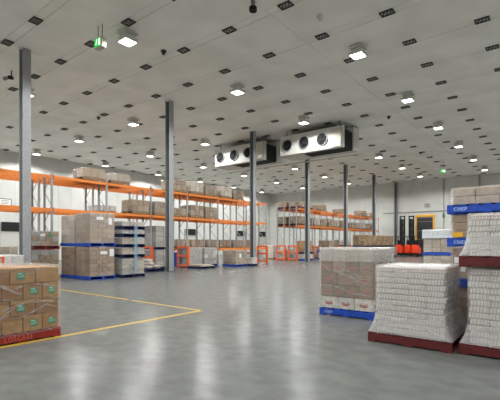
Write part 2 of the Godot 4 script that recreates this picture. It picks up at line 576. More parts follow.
# ---------------------------------------------------------------- columns
func build_columns() -> void:
	var names := ["steel column between the red-palleted cartons and yellow floor line, nearest of the row", "steel column beside the low bagged pallet, second of the row",
		"steel column in front of the left cooling unit, third of the row", "steel column under the right cooling unit, fourth of the row", "steel column in front of the far rack, fifth of the row",
		"steel column in front of the far rack's end, sixth of the row", "steel column against the end wall beside the reach trucks"]
	for k in 7:
		var t := thing("steel_column", names[k], "column", Vector3(-16.47, 0, -6.72 - 7.2 * k), 0, "steel columns in a row")
		var s := 0.31
		part(t, "flange", cbox(Vector3(0.022, CEIL, s), 0.003), M.steel, Vector3(s / 2 - 0.011, CEIL / 2, 0))
		part(t, "flange", cbox(Vector3(0.022, CEIL, s), 0.003), M.steel, Vector3(-s / 2 + 0.011, CEIL / 2, 0))
		part(t, "web", plain(Vector3(s - 0.044, CEIL, 0.016)), M.steel_dark, Vector3(0, CEIL / 2, 0))  # darker steel colour paints in the shade of the open recess
		if k < 6:
			part(t, "base_plate", cbox(Vector3(0.42, 0.025, 0.42), 0.004), M.steel_dark, Vector3(0, 0.0125, 0))

# ---------------------------------------------------------------- lamps
func build_lights() -> void:
	var st := new_st()
	bx(st, Vector3(0, 0.29, 0), Vector3(0.5, 0.06, 0.5))
	bx(st, Vector3(0, 0.19, 0), Vector3(0.34, 0.2, 0.34))
	bx(st, Vector3(0, 0.34, 0), Vector3(0.2, 0.06, 0.2))
	var housing := done(st)
	st = new_st()
	for s in [-1, 1]:
		bx(st, Vector3(s * 0.25, 0.06, 0), Vector3(0.02, 0.13, 0.52))
		bx(st, Vector3(0, 0.06, s * 0.25), Vector3(0.48, 0.13, 0.02))
	bx(st, Vector3(0, 0.115, 0), Vector3(0.48, 0.02, 0.48))
	var skirt := done(st)
	# lens: shallow tapered tray
	var ls := new_st()
	var a := 0.235
	var b := 0.2
	var y0 := 0.06
	var y1 := -0.02
	var q := [Vector3(a, y0, a), Vector3(-a, y0, a), Vector3(-a, y0, -a), Vector3(a, y0, -a), Vector3(b, y1, b), Vector3(-b, y1, b), Vector3(-b, y1, -b), Vector3(b, y1, -b)]
	quad(ls, q[4], q[5], q[6], q[7], Vector3.ZERO + Vector3(0, 0.03, 0))
	for i in 4:
		quad(ls, q[i], q[(i + 1) % 4], q[4 + (i + 1) % 4], q[4 + i], Vector3(0, 0.02, 0))
	var lens := done(ls)
	var glow := StandardMaterial3D.new()
	glow.albedo_color = Color(1, 1, 1)
	glow.emission_enabled = true
	glow.emission = LAMP_COLOR
	glow.emission_energy_multiplier = LENS_GLOW
	for c in LX.size():
		for r in LZ.size():
			var at := Vector3(LX[c], CEIL - 0.38, LZ[r])
			var lab := "lit high-bay lamp, %s from end wall, %s row from left wall" % [ORD[LZ.size() - 1 - r], ORD[c]]
			var t := thing("high_bay_lamp", lab, "lamp", at, 0, "high-bay ceiling lamps")
			part(t, "housing", housing, M.white_steel)
			part(t, "skirt", skirt, M.white_steel)
			part(t, "lamp_lens", lens, glow)
			var l := SpotLight3D.new()
			l.name = "lamp_light"
			l.light_size = 0.17
			l.light_energy = LAMP
			l.light_color = LAMP_COLOR
			l.shadow_enabled = true
			l.spot_range = 70.0
			l.spot_attenuation = 2.0
			l.spot_angle = 83.0
			l.spot_angle_attenuation = 0.25
			l.rotation.x = -PI / 2
			l.position = Vector3(0, -0.05, 0)
			t.add_child(l)

# ---------------------------------------------------------------- cooling units
func cooling_unit(x0: float, x1: float, label: String) -> void:
	var w := x1 - x0
	var t := thing("cooling_unit", label, "cooling unit", Vector3((x0 + x1) / 2, 7.3, -22.2), 0, "ceiling cooling units")
	part(t, "fan_panel", cbox(Vector3(w, 1.3, 0.3), 0.015), M.white_steel, Vector3(0, 0.65, -0.15))
	part(t, "end_cover", cbox(Vector3(w * 0.15, 1.2, 0.05), 0.01), M.cream_steel, Vector3(w * 0.41, 0.64, 0.026))
	part(t, "coil", cbox(Vector3(w - 0.2, 1.15, 1.3), 0.01), M.black, Vector3(0.02, 0.62, -0.96))
	part(t, "rear_housing", cbox(Vector3(w, 1.48, 0.85), 0.015), M.white_steel, Vector3(0, 0.85, -2.03))
	part(t, "drip_tray", cbox(Vector3(1.6, 0.06, 1.3), 0.01), M.white_steel, Vector3(-w / 2 + 0.8, -0.01, -0.95))
	part(t, "name_plate", cbox(Vector3(0.3, 0.2, 0.01), 0.002), M.label_white, Vector3(w / 2 - 0.3, 0.25, 0.057))
	var hs := new_st()
	for sx in [-1, 1]:
		for z in [-0.3, -2.0]:
			bx(hs, Vector3(sx * (w / 2 - 0.35), 1.5, z), Vector3(0.06, 0.4, 0.06))
	part(t, "hanger", done(hs), M.steel_dark)
	for k in 3:
		var cx: float = -w / 2 + w * (0.13 + 0.285 * k)
		var f := new_st()
		var n := 28
		var R := 0.39
		for i in n:   # shroud ring
			var p := TAU * i / n
			var p2 := TAU * (i + 1) / n
			var d0 := Vector3(cos(p), sin(p), 0)
			var d1 := Vector3(cos(p2), sin(p2), 0)
			quad(f, d0 * R, d1 * R, d1 * R + Vector3(0, 0, 0.09), d0 * R + Vector3(0, 0, 0.09), Vector3(0, 0, 0.05))
			quad(f, d0 * R + Vector3(0, 0, 0.09), d1 * R + Vector3(0, 0, 0.09), d1 * (R - 0.035) + Vector3(0, 0, 0.09), d0 * (R - 0.035) + Vector3(0, 0, 0.09), Vector3(0, 0, -5))
			quad(f, d0 * (R - 0.035) + Vector3(0, 0, 0.09), d1 * (R - 0.035) + Vector3(0, 0, 0.09), d1 * (R - 0.035), d0 * (R - 0.035), Vector3(cos(p), sin(p), 0.045) * 3)
		var fan := part(t, "fan", done(f), M.steel, Vector3(cx, 0.64, 0.0))
		var bk := new_st()
		for i in n:
			var p := TAU * i / n
			var p2 := TAU * (i + 1) / n
			tri(bk, Vector3(0, 0, 0.004), Vector3(cos(p), sin(p), 0) * 0.355 + Vector3(0, 0, 0.004), Vector3(cos(p2), sin(p2), 0) * 0.355 + Vector3(0, 0, 0.004), Vector3(0, 0, -5))
		part(fan, "fan_opening", done(bk), M.blackgloss)
		var bl := new_st()
		for i in 5:
			var an := TAU * i / 5.0 + 0.2 * k
			var bs := Basis(Vector3(0, 0, 1), an) * Basis(Vector3(1, 0, 0), 0.5)
			bx(bl, Basis(Vector3(0, 0, 1), an) * Vector3(0.2, 0, 0.04), Vector3(0.24, 0.12, 0.008), bs)
		tube(bl, Vector3(0, 0, 0.01), Vector3(0, 0, 0.07), 0.08)
		part(fan, "blades", done(bl), M.black)
		var gr := new_st()
		for rr in [0.12, 0.2, 0.27, 0.34]:
			for i in 20:
				var p := TAU * i / 20
				var p2 := TAU * (i + 1) / 20
				bar(gr, Vector3(cos(p), sin(p), 0) * rr + Vector3(0, 0, 0.092), Vector3(cos(p2), sin(p2), 0) * rr + Vector3(0, 0, 0.092), 0.006, 0.006)
		part(fan, "grille", done(gr), M.black)

func build_ceiling_things() -> void:
	cooling_unit(-21.0, -16.35, "left white three-fan cooling unit hanging below the ceiling behind a column")
	cooling_unit(-15.0, -10.5, "right white three-fan cooling unit hanging below the ceiling")
	var st := new_st()
	tube(st, Vector3(-28, 7.3, -24.75), Vector3(-10.0, 7.3, -24.75), 0.045)
	for k in 7:
		tube(st, Vector3(-27.5 + k * 2.8, 7.3, -24.75), Vector3(-27.5 + k * 2.8, CEIL, -24.75), 0.015, 6)
	var pp := part(self, "refrigerant_pipe", done(st), M.white_steel)
	tag(pp, "long white pipe hung on rods behind the cooling units", "pipe")
	# exit signs
	exit_sign(Vector3(-12.55, 8.35, -7.55), 0.05, "green exit sign hanging from the ceiling near the nearest lamp")
	exit_sign(Vector3(-8.6, 7.9, -38.5), 0.5, "small far green exit sign hanging over the stacked pallets")
	# small fittings
	var cam := thing("security_camera", "dark security camera on ceiling bracket left of the nearest column", "camera", Vector3(-18.9, CEIL, -7.15))
	st = new_st()
	tube(st, Vector3.ZERO, Vector3(0, -0.3, 0), 0.03)
	part(cam, "bracket", done(st), M.steel_dark)
	part(cam, "camera_body", cbox(Vector3(0.16, 0.15, 0.36), 0.03), M.black, Vector3(0.05, -0.34, 0.05), Vector3(0.3, 0.9, 0))
	st = new_st()
	tube(st, Vector3(0, -0.4, 0.2), Vector3(0.02, -0.46, 0.3), 0.08)
	part(cam, "lens_hood", done(st), M.grey)
	var sens := thing("ceiling_sensor", "dark conical sensor hanging at the top edge of the ceiling view", "sensor", Vector3(-7.6, CEIL, -9.75))
	st = new_st()
	tube(st, Vector3.ZERO, Vector3(0, -0.2, 0), 0.07)
	part(sens, "stem", done(st), M.grey)
	st = new_st()
	tube(st, Vector3(0, -0.2, 0), Vector3(0, -0.32, 0), 0.12, 14)
	part(sens, "sensor_head", done(st), M.black)
	var names := ["small dark sprinkler rose between the two nearest lamp rows", "small white dome detector on the ceiling near the brightest lamp", "dark twin detector on the ceiling beneath the right lamp row", "dark detector beside a hanger plate over the racks", "dark detector near the far exit sign",
		"small dark detector left of the left cooling unit"]
	var pos := [Vector3(-12.3, CEIL, -10.1), Vector3(-6.35, CEIL, -11.75), Vector3(-8.2, CEIL, -23.6), Vector3(-21.8, CEIL, -13.0), Vector3(-9.4, CEIL, -34.6), Vector3(-21.6, CEIL, -18.6)]
	for k in 6:
		var s := thing("ceiling_detector", names[k], "detector", pos[k])
		var m: Material = M.white_steel if k == 1 else M.plate_dark
		st = new_st()
		tube(st, Vector3.ZERO, Vector3(0, -0.05, 0), 0.11, 14)
		part(s, "base", done(st), m)
		st = new_st()
		tube(st, Vector3(0, -0.05, 0), Vector3(0, -0.15, 0), 0.065, 12)
		part(s, "cup", done(st), m)

func exit_sign(at: Vector3, turn: float, label: String) -> void:
	var t := thing("exit_sign", label, "exit sign", at, turn)
	part(t, "sign_case", cbox(Vector3(0.42, 0.34, 0.2), 0.01), M.cream_steel)
	var g := mat(rgb(30, 170, 60), 0.4)
	g.emission_enabled = true
	g.emission = rgb(60, 220, 90)
	g.emission_energy_multiplier = 0.5
	var wm := mat(Color.WHITE, 0.4)
	wm.emission_enabled = true
	wm.emission = Color(0.95, 1, 0.95)
	wm.emission_energy_multiplier = 0.9
	for s in [1, -1]:
		var f := part(t, "sign_face", cbox(Vector3(0.38, 0.3, 0.008), 0.002), g, Vector3(0, 0, s * 0.104))
		var st := new_st()
		# doorway and running figure
		bx(st, Vector3(0.1 * s, 0, s * 0.005), Vector3(0.1, 0.22, 0.003))
		bx(st, Vector3(-0.06 * s, 0.02, s * 0.005), Vector3(0.045, 0.1, 0.003), Basis(Vector3(0, 0, 1), -0.3 * s))
		bx(st, Vector3(-0.045 * s, 0.095, s * 0.005), Vector3(0.04, 0.04, 0.003))
		bar(st, Vector3(-0.07 * s, -0.02, s * 0.005), Vector3(-0.02 * s, -0.1, s * 0.005), 0.02, 0.003)
		bar(st, Vector3(-0.07 * s, -0.02, s * 0.005), Vector3(-0.13 * s, -0.07, s * 0.005), 0.02, 0.003)
		bar(st, Vector3(-0.05 * s, 0.06, s * 0.005), Vector3(0.01 * s, 0.02, s * 0.005), 0.018, 0.003)
		part(f, "pictogram", done(st), wm)
	var st2 := new_st()
	tube(st2, Vector3(0.12, 0.17, 0), Vector3(0.12, CEIL - at.y, 0), 0.012, 6)
	tube(st2, Vector3(-0.12, 0.17, 0), Vector3(-0.12, CEIL - at.y, 0), 0.012, 6)
	part(t, "drop_rod", done(st2), M.steel_dark)

# ---------------------------------------------------------------- racks
# xf: front posts' x; the row goes back in -x
func rack_row(label: String, xf: float, z0: float, bays: int, levels: Array, guard: Array, low: Array, low_y := 1.16) -> void:
	var dp := 0.76
	var bay := 2.7
	var t := thing("pallet_rack", label, "rack", Vector3(xf, 0, z0))
	var top := 4.62
	for k in bays + 1:
		var z := -bay * k
		for x in [0.0, -dp]:
			var st := new_st()   # open C upright
			bx(st, Vector3(x, top / 2, z), Vector3(0.014, top, 0.085))
			bx(st, Vector3(x + (-0.03 if x == 0.0 else 0.03), top / 2, z - 0.04), Vector3(0.055, top, 0.008))
			bx(st, Vector3(x + (-0.03 if x == 0.0 else 0.03), top / 2, z + 0.04), Vector3(0.055, top, 0.008))
			bx(st, Vector3(x, 0.008, z), Vector3(0.13, 0.012, 0.13))
			part(t, "upright", done(st), M.post)
		var b := new_st()
		var y := 0.25
		var side := 0
		while y + 0.75 < top:
			var xa := -0.02 if side == 0 else -dp + 0.02
			var xb := -dp + 0.02 if side == 0 else -0.02
			bar(b, Vector3(xa, y, z), Vector3(xb, y + 0.72, z), 0.03, 0.022)
			y += 0.72
			side = 1 - side
		bar(b, Vector3(-0.02, 0.2, z), Vector3(-dp + 0.02, 0.2, z), 0.03, 0.03)
		bar(b, Vector3(-0.02, top - 0.15, z), Vector3(-dp + 0.02, top - 0.15, z), 0.03, 0.03)
		part(t, "bracing", done(b), M.post)
		if k in guard:
			for x in [0.06, -dp - 0.06]:
				part(t, "guard_post", cbox(Vector3(0.11, 1.3, 0.15), 0.008), M.guard, Vector3(x, 0.65, z))
			for gy in [0.12, 0.72, 1.26]:
				part(t, "guard_rail", cbox(Vector3(dp + 0.02, 0.12, 0.03), 0.005), M.guard, Vector3(-dp / 2, gy, z + 0.062))
	for k in bays:
		var zc := -bay * (k + 0.5)
		var ys := levels.duplicate()
		if k in low: ys.append(low_y)
		for yy in ys:
			for x in [0.035, -dp - 0.035]:
				part(t, "beam", beam_mesh(bay - 0.09), M.orange, Vector3(x, yy, zc))

func beam_mesh(l: float) -> ArrayMesh:
	var key := "beam%.3f" % l
	if not cache.has(key):
		var st := new_st()
		bx(st, Vector3(0, -0.065, 0), Vector3(0.05, 0.13, l))
		bx(st, Vector3(0, -0.07, l / 2 - 0.02), Vector3(0.062, 0.2, 0.04))
		bx(st, Vector3(0, -0.07, -l / 2 + 0.02), Vector3(0.062, 0.2, 0.04))
		cache[key] = done(st)
	return cache[key]

const RX := -17.9
const BX := -19.16
const T1 := 4.5
const T2 := 3.04

# a pallet with a wrapped carton load on a rack level (or on the floor of a bay)
func racked(x: float, y: float, z: float, h: float, where: String, o: Dictionary, pm := "timber", pname := "timber") -> void:
	pallet(Vector3(x, y + 0.002, z), M[pm], "%s pallet under the load %s" % [pname, where], PI / 2, 1.1, 1.0, "pallets in the racks")
	var d := o.duplicate()
	d.merge({"w": 1.0, "d": 1.08, "h": h, "tiers": maxi(1, int(round(h / 0.28))), "cols": [[3, 3], [2, 3]], "film": M.film, "sd": int(absf(z) * 7 + y)}, false)
	wrapped_goods("carton_load", "%s %s" % [o.get("what", "brown carton load"), where], "carton load", Vector3(x, y + 0.15, z), d, "carton loads in the racks")

# middle of slot 0 or 1 in bay k of a row that starts at z0
func slot(z0: float, k: int, s: int) -> float:
	return z0 - 2.7 * k - (0.73 if s == 0 else 1.97)

func build_racks() -> void:
	rack_row("long orange-beamed pallet rack, front row left of the aisle gap", RX, -5.73, 7, [T1, T2], [1, 3, 4, 7], [5, 6])
	rack_row("orange-beamed pallet rack row standing behind the long front row", BX, -5.73, 7, [T1, T2], [7], [4, 5, 6])
	rack_row("far orange-beamed pallet rack front row beyond the aisle gap", RX, -29.0, 7, [T1, T2], [0, 1, 2, 3, 4], [2, 3, 4])
	rack_row("far pallet rack rear row standing behind the far front row", BX, -29.0, 7, [T1, T2], [0], [1, 2, 3, 4])
	var fx := RX - 0.4
	var bxx := BX - 0.4
	var A := -5.73
	var B := -29.0
	var words := ["first", "second", "third", "fourth", "fifth", "sixth", "seventh", "eighth", "ninth", "tenth"]
	var n := 0
	for q in [[1, 1, 0.42], [2, 0, 0.36], [3, 1, 0.55], [4, 0, 0.62], [4, 1, 0.5], [5, 0, 0.6], [5, 1, 0.45]]:
		racked(fx, T1, slot(A, q[0], q[1]), q[2], "on left rack top level, %s from left" % words[n], {"mats": M.pale_brown if n % 2 else M.brown}); n += 1
	n = 0
	for q in [[2, 1, 0.6], [3, 0, 0.62], [3, 1, 0.35], [4, 0, 0.62], [4, 1, 0.6]]:
		racked(fx, T2, slot(A, q[0], q[1]), q[2], "on left rack middle level, %s from left" % words[n], {}); n += 1
	racked(bxx, T2, slot(A, 2, 0), 0.3, "on rear row middle level above the navy stack", {"mats": M.white_card, "what": "low white carton load"})
	n = 0
	for q in [[4, 0], [4, 1], [5, 0], [5, 1], [6, 0], [6, 1]]:
		racked(bxx, 1.16, slot(A, q[0], q[1]), 0.42, "on left rear row low level, %s from left" % words[n], {}); n += 1
	# far rack
	n = 0
	for q in [[0, 0, 0.4], [0, 1, 0.3], [1, 1, 0.45], [3, 0, 0.3], [5, 0, 0.5], [6, 0, 0.4]]:
		racked(fx, T1, slot(B, q[0], q[1]), q[2], "on far rack top level, %s from the gap" % words[n], {}, "maroon_pallet" if n < 2 else "timber", "red" if n < 2 else "timber"); n += 1
	n = 0
	for q in [[0, 0, 0.62], [1, 0, 0.6], [1, 1, 0.5], [2, 0, 0.62], [2, 1, 0.55], [3, 0, 0.6], [4, 0, 0.5], [5, 0, 0.6], [5, 1, 0.4], [6, 0, 0.62]]:
		racked(fx, T2, slot(B, q[0], q[1]), q[2], "on far rack middle level, %s from the gap" % words[n], {"mats": M.pale_brown if n % 3 == 1 else M.brown}, "maroon_pallet" if n < 1 else "timber", "red" if n < 1 else "timber"); n += 1
	n = 0
	for q in [[0, 0], [0, 1], [1, 1]]:
		racked(bxx, T1, slot(B, q[0], q[1]), 0.45, "on far rear row top level, %s from the gap" % words[n], {}, "maroon_pallet", "red")
		racked(bxx, T2, slot(B, q[0], q[1]), 0.62, "on far rear row middle level, %s from the gap" % words[n], {}, "maroon_pallet", "red"); n += 1
	n = 0
	for q in [[0, 0], [1, 0], [2, 0], [3, 0]]:
		racked(bxx, 0.0, slot(B, q[0], q[1]), 0.82, "on the floor of far rear row, %s from the gap" % words[n], {"mats": M.white_card, "what": "white carton load"}); n += 1
	n = 0
	for q in [[2, 0], [2, 1], [3, 1]]:
		racked(fx, 1.16, slot(B, q[0], q[1]), 0.5, "on far rack low level, %s from the gap" % words[n], {"mats": M.white_card if n % 2 == 0 else M.brown, "what": "carton load"}); n += 1

# ---------------------------------------------------------------- floor stacks, left and middle
func stack(cx: float, cz: float, where: String, lv: Array, turn := 0.0, group := "") -> void:
	# lv: [pallet material, pallet colour word, load options, load words]
	var y := 0.0
	for k in lv.size():
		var l: Array = lv[k]
		var pos: String = "" if lv.size() == 1 else ("lowest of " if k == 0 else ("topmost of " if k == lv.size() - 1 else ORD[k] + " from the floor in "))
		pallet(Vector3(cx, y, cz), M[l[0]], "%s pallet, %s%s" % [l[1], pos, where], turn, 1.165, 1.165, group)
		var o: Dictionary = l[2]
		o.turn = turn
		wrapped_goods(o.get("called", "carton_load"), "%s, %s%s" % [l[3], pos, where], o.get("cat", "carton load"), Vector3(cx, y + 0.147, cz), o, group)
		y += 0.147 + o.h + 0.026

func build_left() -> void:
	# near-left pallet of tan cartons with green labels: face +x at x = -6.36
	var cx := -6.36 - 0.58
	var cz := -3.13 + 0.58
	var p := pallet(Vector3(cx, 0, cz), M.red_pallet, "red pallet at the left edge under tan cartons with green labels", PI / 2)
	part(p, "lettering", text_mesh("LOSCAM", 0.075), M.faint_print, Vector3(-0.05, 0.072, 0.5825))
	var t := thing("carton_load", "film-wrapped tan cartons with green labels at the left edge", "carton load", Vector3(cx, 0.147, cz), PI / 2)
	# turned a quarter: local x runs along world -z, local z along world +x
	var tiers := 4
	var th := 0.242
	for k in tiers:
		var cols: Array = [0.29, 0.29, 0.28, 0.26] if (k % 2 == 0) else [0.4, 0.36, 0.36]
		for row in [[0.42, 0.30], [0.0, 0.4], [-0.4, 0.3]]:
			var x := -0.56
			for i in cols.size():
				var w: float = cols[i]
				var c := part(t, "carton", cbox(Vector3(w - 0.012, th - 0.007, (0.3 if row[0] != 0.0 else 0.52) - 0.006), 0.008), M.tan[rng.randi() % 3], Vector3(x + w / 2, th * (k + 0.5), row[0]), Vector3(0, rng.randf_range(-0.006, 0.006), 0))
				if row[0] > 0.1:
					part(c, "tape", cbox(Vector3(w - 0.02, 0.05, 0.002), 0.0005), M.tan[(k + i) % 3], Vector3(0, th / 2 - 0.03, 0.149))
					if (k % 2 == 0 and i >= 2) or (k % 2 == 1 and i == 1):
						var lb := part(c, "paper_label", label_quad(0.105, 0.105), M.label_green, Vector3(0.015 if k % 2 == 0 else -0.03, 0.0, 0.1505))
						lb.set_meta("label", "green printed label")
				x += w
	film(t, 1.16, 1.165, -0.03, tiers * th + 0.012, M.film, 1.19, 1.19, 0.1, 0.012, 5)
	glare_folds(t, 1.16, 1.165, 0.0, tiers * th, 24, 15, 0, 0, 0, null, 0.02)
	var fb := new_st()   # bunched roll of film twisted round the cartons
	var pr := Vector3(-0.58, 0.69, 0.61)
	for i in 12:
		var f := (i + 1) / 12.0
		var q := Vector3(-0.58 + f * 0.62, 0.69 + 0.07 * sin(f * 5.0) - 0.05 * f, 0.61 + 0.006 * sin(f * 9.0))
		bar(fb, pr, q, 0.02 + 0.01 * sin(i * 2.0), 0.07 * (1.1 - f))
		pr = q
	part(t, "film_rope", done(fb), M.film_mid)

	# white cartons behind it, beside the first column, with an orange guard hoop
	stack(-15.5, -5.5, "by the orange hoop before the nearest column", [["blue_pallet", "blue", {"h": 0.92, "mats": M.white_card, "tiers": 3, "film": M.film, "glare_folds": 8, "sd": 3}, "white carton load with dark print"]])
	var gh := thing("guard_hoop", "orange steel guard hoop in front of the white cartons at left edge", "guard", Vector3(-14.62, 0, -5.15))
	var st := new_st()
	bx(st, Vector3(0, 0.5, 0.13), Vector3(0.06, 1.0, 0.06))
	bx(st, Vector3(0, 0.5, -0.13), Vector3(0.06, 1.0, 0.06))
	bx(st, Vector3(0, 1.0, 0), Vector3(0.06, 0.06, 0.32))
	part(gh, "hoop", done(st), M.guard)
	st = new_st()
	bx(st, Vector3(0, 0.01, 0), Vector3(0.16, 0.02, 0.42))
	part(gh, "foot_plate", done(st), M.guard)
	# red-palleted cartons in the rack's first bay
	var lab := [["x", 0.1, 0.32, 0.14, 0.1, M.label_white], ["x", -0.25, 0.34, 0.12, 0.1, M.label_white], ["x", -0.3, 0.1, 0.1, 0.12, M.label_white]]
	stack(-17.5, -7.72, "the red-palleted stack beside the nearest column", [
		["red_pallet", "red", {"h": 1.06, "tiers": 5, "film": M.film, "labels": lab, "glare_folds": 8, "sd": 4, "mats": M.grey_card + M.brown}, "brown-grey wrapped carton load"],
		["red_pallet", "red", {"h": 0.6, "tiers": 3, "film": M.film, "glare_folds": 8, "sd": 6, "mats": M.grey_card + M.brown, "labels": [["x", 0.12, 0.45, 0.2, 0.1, M.label_white], ["x", -0.18, 0.45, 0.16, 0.12, M.label_green]]}, "brown-grey wrapped carton load with green label"]], PI / 2 * 0.0)
	racked(-18.35, 0.0, -6.46, 1.2, "on the floor at the left rack's near end", {"mats": M.pale_brown, "what": "pale pinkish carton load"})
	# two double stacks of brown cartons on blue pallets
	var l1 := [["x", 0.12, 1.0, 0.3, 0.12, M.label_white], ["x", -0.35, 0.9, 0.16, 0.28, M.label_white], ["x", -0.02, 0.85, 0.12, 0.1, M.grey]]
	var l2 := [["x", -0.05, 0.95, 0.3, 0.12, M.label_white], ["x", -0.42, 0.95, 0.2, 0.3, M.label_white]]
	stack(-15.42, -9.05, "the white-labelled brown double stack", [
		["blue_pallet", "blue", {"h": 1.18, "tiers": 7, "film": M.film, "labels": l2, "glare_folds": 8, "sd": 7}, "wrapped brown carton load"],
		["blue_pallet", "blue", {"h": 1.2, "tiers": 6, "cols": [[3, 2], [2, 3]], "film": M.film_mid, "labels": l1, "glare_folds": 8, "sd": 8, "mats": M.brown}, "wrapped brown carton load"]])
	stack(-16.66, -9.05, "the brown double stack left of the labelled one", [
		["blue_pallet", "blue", {"h": 1.18, "tiers": 7, "film": M.film, "glare_folds": 8, "sd": 9}, "wrapped brown carton load"],
		["blue_pallet", "blue", {"h": 1.15, "tiers": 6, "cols": [[3, 2], [2, 3]], "film": M.film_mid, "glare_folds": 8, "sd": 10, "mats": M.pale_brown}, "wrapped brown carton load"]])
	# tall stack on navy pallets
	var lv := []
	for h in [0.69, 0.27, 0.27, 0.16, 0.2]:
		lv.append(["navy_pallet", "navy", {"h": h, "tiers": maxi(1, int(round(h / 0.14))), "cols": [[2, 3], [3, 2]], "mats": M.pale_brown + M.grey_card, "film": M.film, "glare_folds": 4, "sd": 11 + lv.size(), "w": 1.08, "d": 1.12}, "thin pale carton load"])
	stack(-15.28, -10.45, "the tall five-pallet navy stack", lv)
	for k in 1:
		var st2 := new_st()
		bx(st2, Vector3(0, 1.2, 0), Vector3(0.003, 2.2, 0.16))
		var s := part(self, "wrapping_strip", done(st2), M.film_blue, Vector3(-14.66, 0.06, -10.52))
		tag(s, "pale blue film strip down the front of the tall navy pallet stack", "film strip")
	# grey crates in the rack, white bags before them
	stack(-18.5, -14.75, "the grey crates behind the low bagged pallet", [
		["navy_pallet", "navy", {"h": 0.95, "tiers": 3, "cols": [[2, 2]], "mats": M.grey_card, "sd": 21, "w": 1.1, "d": 1.1, "called": "crate_load", "cat": "crate load", "piece": "crate"}, "grey crate load"],
		["navy_pallet", "navy", {"h": 1.2, "tiers": 4, "cols": [[2, 2]], "mats": M.grey_card, "sd": 22, "w": 1.1, "d": 1.1, "called": "crate_load", "cat": "crate load", "piece": "crate"}, "grey crate load"]])
	pallet(Vector3(-17.26, 0, -13.25), M.navy_pallet, "navy pallet under white bags beside the second column", 0, 1.0, 1.165)
	var bags := thing("bag_load", "low pile of white bags on navy pallet beside the second column", "bags", Vector3(-17.26, 0.147, -13.25))
	for k in 7:
		part(bags, "bag", bag_mesh(0.52, 0.2, 0.42, k), M.bag[k % 2], Vector3([-0.22, 0.22, -0.22, 0.22, 0.2, -0.15, 0.1][k], [0, 0, 0, 0, 0.17, 0.17, 0.33][k], [0.32, 0.3, -0.15, -0.2, 0.22, 0.1, 0.25][k]), Vector3(0, [0.1, -0.05, 0.05, 0.2, 0.3, -0.2, 0.4][k], 0))
	# loads on the floor of the long rack, right of the second column
	stack(-18.38, -17.2, "in the rack bay right of the second column", [["navy_pallet", "navy", {"h": 1.08, "tiers": 5, "mats": M.grey_card, "film": M.film_mid, "glare_folds": 6, "sd": 31, "w": 1.05, "d": 1.08}, "grey wrapped carton load"]])
	stack(-18.38, -18.48, "between the grey and the brown wrapped loads", [["blue_pallet", "blue", {"h": 1.05, "tiers": 5, "mats": M.grey_card + M.white_card, "film": M.film_mid, "glare_folds": 6, "sd": 32, "w": 1.05, "d": 1.08}, "white wrapped carton load"]])
	for k in 6:
		pallet(Vector3(-20.0, 0.148 * k, -17.9), M.blue_pallet, "empty blue pallet, %s from the floor in the pile behind the grey load" % ORD[k], 0, 1.165, 1.165, "empty blue pallets in a pile")
	pallet(Vector3(-16.95, 0, -16.75), M.navy_pallet, "low pallet with flat white sheets right of the second column")
	var sh := thing("sheet_pile", "flat white and yellow sheets on low pallet right of the second column", "sheets", Vector3(-16.95, 0.147, -16.75))
	for k in 3:
		part(sh, "sheet", cbox(Vector3(1.1 - k * 0.1, 0.03, 1.08 - k * 0.12), 0.006), M.white_card[0] if k != 1 else M.yellow_paint, Vector3(0.02 * k, 0.016 + 0.031 * k, 0.03 * k), Vector3(0, 0.04 * k, 0))
	stack(-16.78, -19.63, "standing before the third column", [["blue_pallet", "blue", {"h": 0.88, "tiers": 4, "film": M.film_mid, "glare_folds": 8, "sd": 33, "labels": [["x", 0.12, 0.55, 0.2, 0.26, M.label_white]]}, "brown wrapped carton load with white label"]])
	pallet(Vector3(-16.08, 0, -20.52), M.navy_pallet, "small dark pallet at the foot of the third column", 0, 0.5, 0.5)
	wrapped_goods("carton_load", "small pinkish carton load at the foot of the third column", "carton load", Vector3(-16.08, 0.147, -20.52), {"w": 0.48, "d": 0.48, "h": 0.4, "tiers": 2, "cols": [[2, 2]], "mats": M.bag, "film": M.film, "sd": 34})
	# cartons at the near end of the far rack
	stack(-17.75, -30.0, "the stack at the far rack's near end", [
		["blue_pallet", "blue", {"h": 0.42, "tiers": 2, "mats": M.white_card, "film": M.film, "sd": 35}, "white carton load"],
		["navy_pallet", "navy", {"h": 0.95, "tiers": 3, "mats": M.tan, "film": M.film, "sd": 36, "w": 1.05, "d": 1.0}, "tan carton load"]])
	stack(-17.2, -33.0, "the second stack in front of the far rack", [
		["blue_pallet", "blue", {"h": 0.5, "tiers": 2, "mats": M.white_card, "film": M.film, "sd": 37}, "white carton load"],
		["blue_pallet", "blue", {"h": 0.9, "tiers": 3, "mats": M.brown, "film": M.film, "sd": 38, "w": 1.05, "d": 1.0}, "brown carton load"]])
	stack(-21.5, -30.4, "beyond the aisle gap left of the far rack", [["timber", "timber", {"h": 1.15, "tiers": 4, "mats": M.white_card, "film": M.film, "sd": 39}, "white carton load"]])
	# two-high row near the end wall
	for k in 8:
		var lv2 := [["navy_pallet", "purple-blue", {"h": 0.95, "tiers": 3, "mats": [M.brown, M.pale_brown, M.white_card][k % 3], "film": M.film, "sd": 41 + k}, "carton load"]]
		if k < 7:
			lv2.append(["navy_pallet", "purple-blue", {"h": 1.02, "tiers": 5, "cols": [[4, 4]], "mats": M.brown, "sd": 54 + k}, "brown carton load"])
		stack(-15.45, -36.6 - 1.2 * k, "the %s stack from left near the end wall" % ORD[k], lv2)

